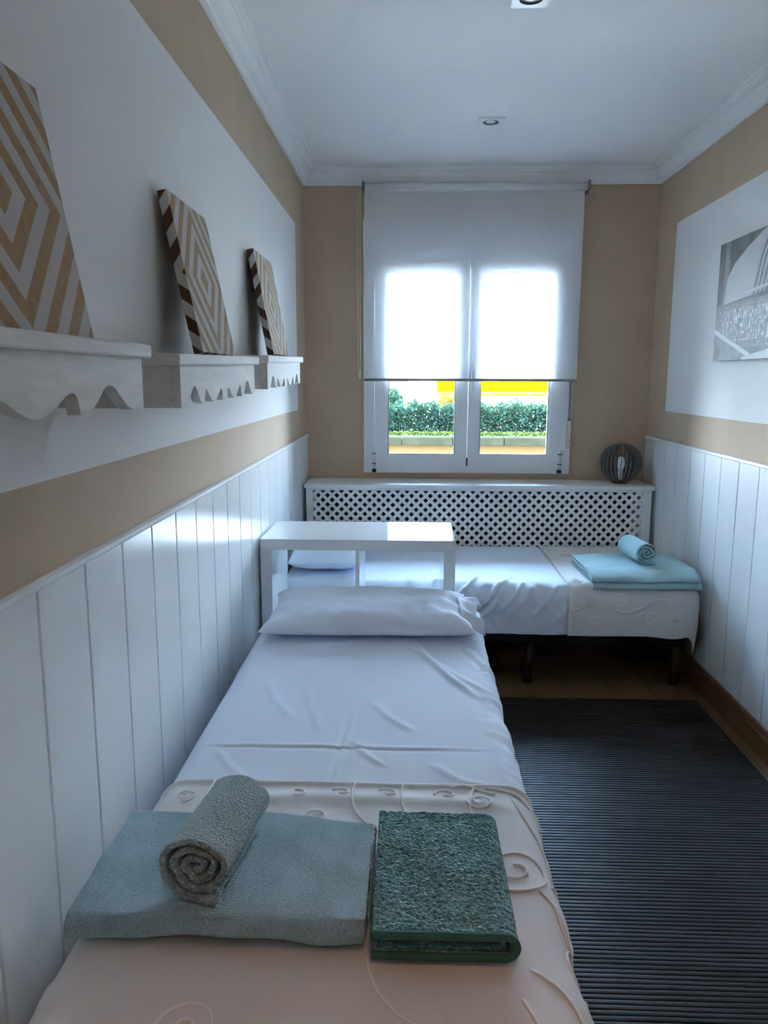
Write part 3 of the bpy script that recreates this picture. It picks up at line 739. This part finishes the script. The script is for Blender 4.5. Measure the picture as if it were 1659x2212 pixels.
# ------------------------------------------------------------------ far bed along the window
FZ = .508; FBX0, FBX1, FBY0, FBY1 = -.585, 1.350, 3.475, 4.322
bed((.38, 3.9, 0), (FBX0+.005, FBX1-.045, FBY0+.035, FBY1), (.225, .285, FZ-.024), [(.577, 3.585), (1.273, 3.585), (-.3, 3.585), (-.3, 4.2), (.577, 4.2), (1.273, 4.2)],
    'single bed under the window, standing crosswise at the far end of the room', .06)
FR = .085
frect = (FBX0-.3, FBX1-FR, FBY0+FR, FBY1+.3)
drF = lambda S, T: drape(S, T, frect, FR, FZ)
S, T = mg(FBX0, .752, 260, FBY0-.195, FBY1, 200)
front = np.clip((FBY0+.13-T)/.12, 0, 1)
D = .002*n3(S, T, 5, 1, 1) + .001*n3(S, T, 14, 1, 1, 2)
D += front*(.011*n3(S+.55*T, T, 12, 1.0, .25, 5) + .004*n3(S+.8*T, T, 27, 1, .3, 7))
for k in range(16):
    a = random.uniform(-.1, .70); t0 = FBY0+random.uniform(.0, .16)
    D += seg_ridge(S, T, [(a+.10, t0+.02), (a+.05, t0-.08), (a-.04, t0-.17)], random.uniform(.008, .014), random.uniform(.005, .012))
hem = .012*n3(S, T*0, 6, 1, 1, 4)*np.clip((FBY0+.02-T)/.2, 0, 1)
D = np.where(S > .728, -.0045, D)
cloth('bed_sheet', S, T, drF, D+.001, M['sheet'], th=.003, label='white sheet tucked over the bed under the window', cat='sheet', origin=(.1, 3.9, FZ))
S, T = mg(.735, FBX1+.15, 220, FBY0-.205, FBY1, 220)
T2 = T.copy(); wv = np.clip((FBY0+.06-T)/.2, 0, 1)
T2 = T - wv*(.010*n3(S, T*0, 5, 1, 1, 9) + .010*np.clip((S-1.10)/.1, 0, 1)*np.clip((1.33-S)/.1, 0, 1))
drFC = lambda S, T: drape(S, T, frect, FR+.004, FZ+.005)
def covF(S, T):
    f = np.clip((FBY0+.13-T)/.12, 0, 1); e = np.clip((S-(FBX1-.07))/.1, 0, 1)
    d = .002*n3(S, T, 5, 1, 1, 3) + .0035*np.exp(-((S-.742)/.007)**2)
    d = np.maximum(d, -.001)
    d = d + np.clip((S-.765)/.03, 0, 1)*np.maximum(f, e)*.006*n3(S, T, 7, 1, .35, 8) - .0*f
    return d
Sx = np.minimum(S, FBX1+.20)
far_cover = cloth('coverlet', S, T2, drFC, covF(S, T2), M['cover'], th=.003, label='white coverlet with scroll embroidery over the right half of the bed under the window', cat='coverlet', origin=(1.05, 3.9, FZ))
bm = bmesh.new()
for c, r, a0, tn, ys in (((.97, 3.445), .050, 2.5, 1.9, .8), ((.80, 3.44), .035, 2.4, 1.6, .8), ((1.20, 3.44), .035, .5, 1.6, .8), ((1.12, 3.36), .045, 2.4, 1.6, .8), ((.86, 3.345), .03, .4, 1.5, .8),
                         ((1.24, 3.35), .03, .4, 1.5, .8), ((.79, 3.56), .03, .4, 1.6, 1), ((1.28, 3.53), .05, 3.4, 1.2, .8), ((.9, 3.72), .03, .4, 1.6, 1), ((.85, 4.1), .04, .4, 1.6, 1)):
    tube(on_cloth(spiral(c, r*.12, r, a0, tn, sy=ys), drFC, covF, .001), .0026, 6, bm=bm)
for b in (bez((.92, 3.43), (.95, 3.37), (1.03, 3.37), (1.10, 3.43)), bez((1.04, 3.36), (1.10, 3.42), (1.18, 3.36), (1.25, 3.35)), bez((1.10, 3.43), (1.16, 3.47), (1.20, 3.43), (1.28, 3.42)), bez((.745, 3.39), (.79, 3.40), (.83, 3.41), (.84, 3.44))):
    tube(on_cloth(b, drFC, covF, .001), .0026, 6, bm=bm)
stitch(far_cover, bm)
pillow('pillow', (-.405, 3.93, FZ+.004), .175, .33, .105, 'white pillow on the left end of the far bed, seen through the shelf unit', M['sheet'], .006, seed=4)

# ------------------------------------------------------------------ folded towels
def strip_sweep(path, th, axis, a0, a1, na, wob, seed=0, taper=0):
    """thick strip following a 2-D path (p,z), swept along the other horizontal axis"""
    p = np.array(path, float); d = np.gradient(p, axis=0); d /= np.linalg.norm(d, axis=1, keepdims=True)
    nn = np.stack([-d[:, 1], d[:, 0]], -1)
    out = np.concatenate([p+nn*th/2, (p-nn*th/2)[::-1]])          # closed outline
    m_ = len(out); A = np.linspace(a0, a1, na)
    O = np.repeat(out[None], na, 0); AA = np.repeat(A[:, None], m_, 1)
    V = np.stack([AA, O[..., 0], O[..., 1]], -1) if axis == 'x' else np.stack([O[..., 0], AA, O[..., 1]], -1)
    flat = V.reshape(-1, 3)
    dz = wob*(vnoise(flat+seed, 9)+.5*vnoise(flat+seed+7, 22))
    flat = flat + np.stack([.4*wob*vnoise(flat+3+seed, 14), .4*wob*vnoise(flat+5+seed, 14), dz], -1)
    F = []
    for i in range(na-1):
        for j in range(m_): F.append((i*m_+j, i*m_+(j+1) % m_, (i+1)*m_+(j+1) % m_, (i+1)*m_+j))
    F.append(tuple(range(m_))[::-1]); F.append(tuple((na-1)*m_+j for j in range(m_)))
    return flat, F
def resample(pts, step):
    p = np.array(pts, float); d = np.r_[0, np.cumsum(np.linalg.norm(np.diff(p, axis=0), axis=1))]
    n = max(8, int(d[-1]/step)); t = np.linspace(0, d[-1], n)
    return np.stack([np.interp(t, d, p[:, 0]), np.interp(t, d, p[:, 1])], -1)
def ufold(tip, back, z0, z1, n=14):
    """U lying on its side: bottom sheet, round fold at 'tip', top sheet; returns the centre line"""
    r = (z1-z0)/2; s = 1 if back > tip else -1
    arc = [(tip+s*r-s*r*math.cos(a), (z0+z1)/2+r*math.sin(a)) for a in np.linspace(-PI/2, PI/2, n)]
    return [(back, z0)] + arc + [(back, z1)]
def fix(o):
    bmx = bmesh.new(); bmx.from_mesh(o.data); bmesh.ops.recalc_face_normals(bmx, faces=bmx.faces[:]); bmx.to_mesh(o.data); bmx.free(); return o
def merge(parts):
    V = np.zeros((0, 3)); F = []
    for v, f in parts:
        F += [tuple(i+len(V) for i in q) for q in f]; V = np.concatenate([V, v])
    return V, F
TZ = NZ+.0155
# pale blue bath towel, folded edge towards the camera
P1 = strip_sweep(resample(ufold(1.078, 1.385, TZ+.005, TZ+.036), .004), .0105, 'x', -.535, -.062, 120, .0058, 1)
P2 = strip_sweep(resample(ufold(1.093, 1.377, TZ+.0165, TZ+.0245), .004), .0075, 'x', -.533, -.066, 60, .001, 2)
for q in (P1, P2): q[0][:, 1] -= .028*np.clip((q[0][:, 0]+.33)/.27, 0, 1)*np.clip((q[0][:, 1]-1.1)/.28, 0, 1)
tb = fix(obj('bath_towel', merge([P1, P2]), M['terry_blue'], None, True, (-.30, 1.24, NZ)))
tag(tb, 'pale blue folded bath towel lying on the foreground coverlet beside the green towel', 'towel')
bm = bmesh.new()
for k in range(44):
    y = 1.095+k*.0058
    tube([(-.0590+.001*math.sin(k*2.1), y, TZ+.0425+.0008*math.sin(k)), (-.0565, y+.0008, TZ+.034), (-.0590, y, TZ+.0265)], .0011, 5, bm=bm)
obj('hem_stitching', bm, M['hem_blue'], tb)
# rolled face towel on it
def roll(name, c, length, R, axis, m, label, turns=3.2, th=.010, parent_z=None, seed=0, squash=.88, tail=.05):
    n = 200; pts = []
    for k in range(n+1):
        t = k/n; a = -PI/2 + .15 - turns*2*PI*(1-t); r = R*(.12+.88*t) - th/2
        r *= 1+(.20*(1-t)+.03)*math.sin(3.1*a+seed)*(1-t*.7) + .10*(1-t)*math.sin(5.3*a+seed*2)
        pts.append((r*math.cos(a), squash*r*math.sin(a)))
    lx, lz = pts[-1]
    for k in range(1, 6): pts.append((lx+tail*k/5, lz-.0015*k/5))
    path = resample(pts, .0035)
    fl, F = strip_sweep(path, th, 'y', -length/2, length/2, 70, .0016, seed)
    # telescoping ends and gentle bulges
    rad = np.hypot(fl[:, 0], fl[:, 2]); rr = np.clip(rad/R, 0, 1)
    fl[:, 1] += np.sign(fl[:, 1])*(np.abs(fl[:, 1])/(length/2))**8*(-.012*(1-rr)+.004*vnoise(fl*1.0, 25))
    s = 1+.03*vnoise(np.stack([fl[:, 1]*0+1, fl[:, 1], fl[:, 1]*0], -1), 16); fl[:, 0] *= s; fl[:, 2] = fl[:, 2]*s
    a = math.atan2(axis[1], axis[0]) - PI/2
    ca, sa = math.cos(a), math.sin(a)
    zmin = fl[:, 2].min()
    W_ = np.stack([fl[:, 0]*ca-fl[:, 1]*sa+c[0], fl[:, 0]*sa+fl[:, 1]*ca+c[1], fl[:, 2]-zmin+c[2]], -1)
    o = fix(obj(name, (W_, F), m, None, True, c)); tag(o, label, 'towel'); return o
roll('rolled_towel', (-.320, 1.216, TZ+.0425), .215, .066, (.15, 1), M['terry_roll'], 'grey-green rolled face towel lying on the pale blue bath towel', seed=1, tail=.022)
# deep green hand towel, fold at the right, open layered end towards the camera
G1 = resample(ufold(.168, -.052, TZ+.006, TZ+.041), .0035); G2 = resample(ufold(.150, -.049, TZ+.0165, TZ+.0315), .0035)
Q1 = strip_sweep(G1, .011, 'y', 1.058, 1.388, 150, .0040, 5)
Q2 = strip_sweep(G2, .0075, 'y', 1.062, 1.383, 60, .0014, 6)
V, F = Q1
# terry loops as real relief on the upper layer
V = V + np.stack([.0006*vnoise(V+9, 260), .0006*vnoise(V+5, 260), np.where(V[:, 2] > TZ+.03, .0022*vnoise(V, 190)+.002*vnoise(V+2, 30), 0)], -1)
tg = fix(obj('hand_towel', merge([(V, F), Q2]), M['terry_green'], None, True, (.06, 1.22, NZ)))
tag(tg, 'deep green folded terry hand towel on the coverlet right of the blue towel', 'towel')
obj('woven_hem', merge([strip_sweep(resample(ufold(.1695, -.052, TZ+.006, TZ+.0415), .0035), .0112, 'y', 1.053, 1.0575, 3, .0, 5)]), M['hem_green'], tg, True)
# pale towels on the far bed
FT = FZ+.0125
L1 = strip_sweep(resample(ufold(3.472, 3.905, FT+.004, FT+.0185), .004), .0075, 'x', .838, 1.336, 70, .0045, 11)
L2 = strip_sweep(resample(ufold(3.482, 3.895, FT+.0295, FT+.0455), .004), .0075, 'x', .832, 1.330, 70, .0055, 12)
V, F = merge([L1, L2])
# the front of the stack bends down slightly over the rounded mattress edge
V[:, 2] -= .028*np.clip((3.575-V[:, 1])/.105, 0, 1)**2
V[:, 0] += -.03*(V[:, 1]-3.69)*np.clip((1.1-V[:, 0])/.27, -.2, 1)
tf = fix(obj('bath_towel', (V, F), M['terry_far'], None, True, (1.085, 3.69, FZ)))
tag(tf, 'pale aqua folded bath towel on the bed under the window', 'towel')
roll('rolled_towel', (1.115, 3.74, FT+.0535), .22, .062, (-.14, 1), M['terry_far'], 'pale aqua rolled towel lying on the folded towel of the bed under the window', seed=3, tail=.03)

# ------------------------------------------------------------------ rug of dark slats
pts = []
y = .60; RX0, RX1 = .20, 1.296
prof = [(.0, .005), (.0007, .0082), (.003, .0096), (.008, .0100), (.0128, .0096), (.0151, .0082), (.0158, .005)]
ys = []
while y < 3.36:
    for a, z in prof: ys.append((y+a, z))
    y += .016
xs = np.linspace(RX0, RX1, 24)
V = []
for x in xs:
    for (yy, z) in ys: V.append((x, yy+.0006*math.sin(x*5+yy*40), z+.0006*math.sin(x*9+yy*73)*(z > .005)))
n0 = len(V)
F = grid_faces(len(xs), len(ys))
b0 = [(RX0, ys[0][0], .001), (RX1, ys[0][0], .001), (RX1, ys[-1][0], .001), (RX0, ys[-1][0], .001)]
V += b0; F.append((n0, n0+3, n0+2, n0+1))
rug = obj('rug', (V, F), M['rug'], None, False, (.55, 2.0, 0)); fix(rug)
tag(rug, 'dark brown ribbed slat rug on the floor beside the foreground bed', 'rug')
obj('edging', boxes((RX1, RX1+.012, .60, 3.375, .001, .0095), (RX0, RX1, 3.362, 3.375, .001, .0095), bevel=.002), M['rug_edge'], rug)

# ------------------------------------------------------------------ outside the window
structure('ground', boxes((-30, 60, YB+.3, 120, -2.0, -1.6)), M['ground'])
structure('wall_exterior', boxes((-16, XL-.17, YB, YB+.22, -1.6, 11), (XR+.17, 18, YB, YB+.22, -1.6, 11), (XL-.17, XR+.17, YB, YB+.22, ZC+.13, 11), (XL-.17, XR+.17, YB, YB+.22, -1.6, -.31)), M['facade'])
structure('terrace', boxes((-8, 14, 20.41, 23, -1.6, -.12)), M['ground'])
gw = thing('garden_wall', (1.5, 20, -1.6), 'ochre garden wall with pale coping below the hedge outside the window', 'wall')
obj('wall', boxes((-8, 14, 19.9, 20.3, -1.6, -.245)), M['renderwall'], gw)
obj('coping', boxes(*[(-8+k*1.3, -8+k*1.3+1.285, 19.80, 20.4, -.244, -.03) for k in range(17)], bevel=.02), M['coping'], gw)
def leaves(n, fn, size, seed):
    r = np.random.default_rng(seed); V = []; F = []
    for i in range(n):
        c = np.array(fn(r)); a = r.normal(size=3); a /= np.linalg.norm(a); b = np.cross(a, r.normal(size=3)); b /= np.linalg.norm(b)
        s = size*r.uniform(.6, 1.3); k = len(V); nrm = np.cross(a, b)*s*.15
        V += [c-a*s, c+b*s*.45+nrm, c+a*s, c-b*s*.45+nrm]; F.append((k, k+1, k+2, k+3))
    return V, F
def hedge_pt(r):
    x = r.uniform(-2.2, 5.4); zt = .74+.04*math.sin(x*5.1)+.04*math.sin(x*13.7)+.14*r.random()**2
    gap = .5+.5*math.sin(x*2.3+.8)
    z = -.03 + (zt+.03)*r.random()**(.9)
    return (x, 20.68+.55*r.random(), z-.02)
hd = obj('hedge', leaves(18000, hedge_pt, .058, 3), M['leaf'], None, False, (1.5, 20.9, -.1))
tag(hd, 'dark green clipped hedge growing above the garden wall outside the window', 'hedge')
bm = bmesh.new()
for k in range(34): tube([(-2.2+k*.23, 20.9, -.10), (-2.18+k*.23+.05*math.sin(k), 20.9, .3), (-2.2+k*.23, 20.92, .66)], .014, 5, bm=bm)
obj('stem', bm, M['trunk'], hd)
gr = obj('grass_strip', leaves(2500, lambda r: (r.uniform(-2.2, 5.4), r.uniform(20.47, 20.54), -.05+.11*r.random()), .04, 8), M['leafy'])
tag(gr, 'strip of sunlit grass at the foot of the hedge outside', 'grass', kind='stuff')
def shrub(x, y, z, r, n, m, label, cat='shrub'):
    t = thing('shrub', (x, y, z), label, cat)
    def f(q):
        d = q.normal(size=3); d /= np.linalg.norm(d); d *= r*q.random()**.4; return (x+d[0], y+d[1], z+r*1.1+d[2]*1.1)
    obj('foliage', leaves(n, f, .09, int(x*10)+50), m, t)
    obj('stem', tube([(x, y, z-1.5), (x, y, z+r)], .03, 6), M['trunk'], t)
shrub(-.60, 22.2, .25, .42, 700, M['leaf'], 'green shrub rising above the hedge at the far left of the left pane')
shrub(1.1, 24, .35, .32, 300, M['orange_leaf'], 'orange flowering shrub behind the hedge in the left pane')
def house(x0, x1, y, zt, zr, m, label, wins, gable=False):
    t = thing('house', ((x0+x1)/2, y, -1.6), label, 'house')
    obj('wall', boxes((x0, x1, y, y+6, -1.6, zt)), m, t)
    if gable: r_ = prism([(x0-.3, zt+.001), (x1+.3, zt+.001), ((x0+x1)/2, zr)], 'y', y-.4, y+6.2)
    else: r_ = prism([(y-.5, zt+.001), (y+6.5, zt+.001), (y+3, zr)], 'x', x0-.4, x1+.4)
    obj('roof', r_, M['roof'], t)
    for (a, b, c, d) in wins: obj('window', boxes((a, b, y-.03, y+.02, c, d)), M['strap'], t)
house(1.25, 16, 40, 3.3, 3.9, M['house'], 'long pale house beyond the hedge, behind the blind in the right pane', [(2.6, 3.6, 1.6, 2.6), (6.1, 7.0, 1.5, 2.6)])
house(-2.2, -.1, 46, 1.35, 2.3, M['housered'], 'small gabled rose house beyond the hedge in the left pane', [(-1.4, -1.0, .3, .9)], True)
aw = thing('awning', (4.5, 38.5, .5), 'bright yellow awning stretched along the front of the long house', 'awning')
obj('cloth', prism([(38.0, .62), (38.0, 1.02), (39.95, 1.62), (39.95, 1.58), (38.03, .96), (38.03, .62)], 'x', 1.3, 15), M['yellow'], aw)
for x in (1.6, 5.0, 9, 13): obj('post', boxes((x, x+.08, 38.0, 38.08, -1.6, .62)), M['fence'], aw)
fe = thing('fence', (3, 30, -1.6), 'thin rusty railing fence behind the hedge', 'fence')
for x in np.arange(-3, 9.1, 1.5): obj('post', boxes((x, x+.05, 30, 30.05, -1.6, .95)), M['fence'], fe)
obj('rail', boxes((-3, 9, 30.01, 30.04, .88, .92), (-3, 9, 30.01, 30.04, .3, .34), *[(x, x+.012, 30.015, 30.03, .3, .9) for x in np.arange(-3, 9, .14)]), M['fence'], fe)

# ------------------------------------------------------------------ warm fill spot added out of view above the foot of the near bed
def fill_spot(x, y):
    t = downlight(x, y, 'added square ceiling spot above the camera, giving warm fill light')
    em = mat('warm fill spot face', (.9, .85, .75), .3); b = em.node_tree.nodes['Principled BSDF']
    b.inputs['Emission Color'].default_value = (1, .62, .34, 1); b.inputs['Emission Strength'].default_value = 1.5
    for c in t.children:
        if c.name.startswith('bulb'): c.data.materials[0] = em
    sd = bpy.data.lights.new('warm_fill_spot', 'SPOT'); sd.energy = 2.6; sd.color = (1, .42, .13); sd.spot_size = 1.2; sd.spot_blend = 1.0; sd.shadow_soft_size = .03
    so_ = bpy.data.objects.new('warm_fill_spot', sd); COL.objects.link(so_); so_.parent = t; so_.location = (0, 0, -.02)
fill_spot(.20, .297)

# ------------------------------------------------------------------ globe lamp added as unseen warm fill behind the camera
gl = thing('fill_globe_lamp', (.35, -.85, ZC), 'added opal globe giving warm fill light from behind the camera', 'lamp')
em2 = mat('warm fill globe', (.9, .85, .75), .3); b = em2.node_tree.nodes['Principled BSDF']
b.inputs['Emission Color'].default_value = (1, .68, .42, 1); b.inputs['Emission Strength'].default_value = .8
obj('globe', lathe([(.10*math.sin(a) if 0 < a < PI-.001 else 0, -.11-.10*math.cos(a)) for a in np.linspace(0, PI, 17)], (.35, -.85, ZC), 24), em2, gl, True)
obj('ceiling_rose', lathe([(0, -.012), (.05, -.012), (.05, -.0005), (0, -.0005)], (.35, -.85, ZC), 24), M['white_sat'], gl)
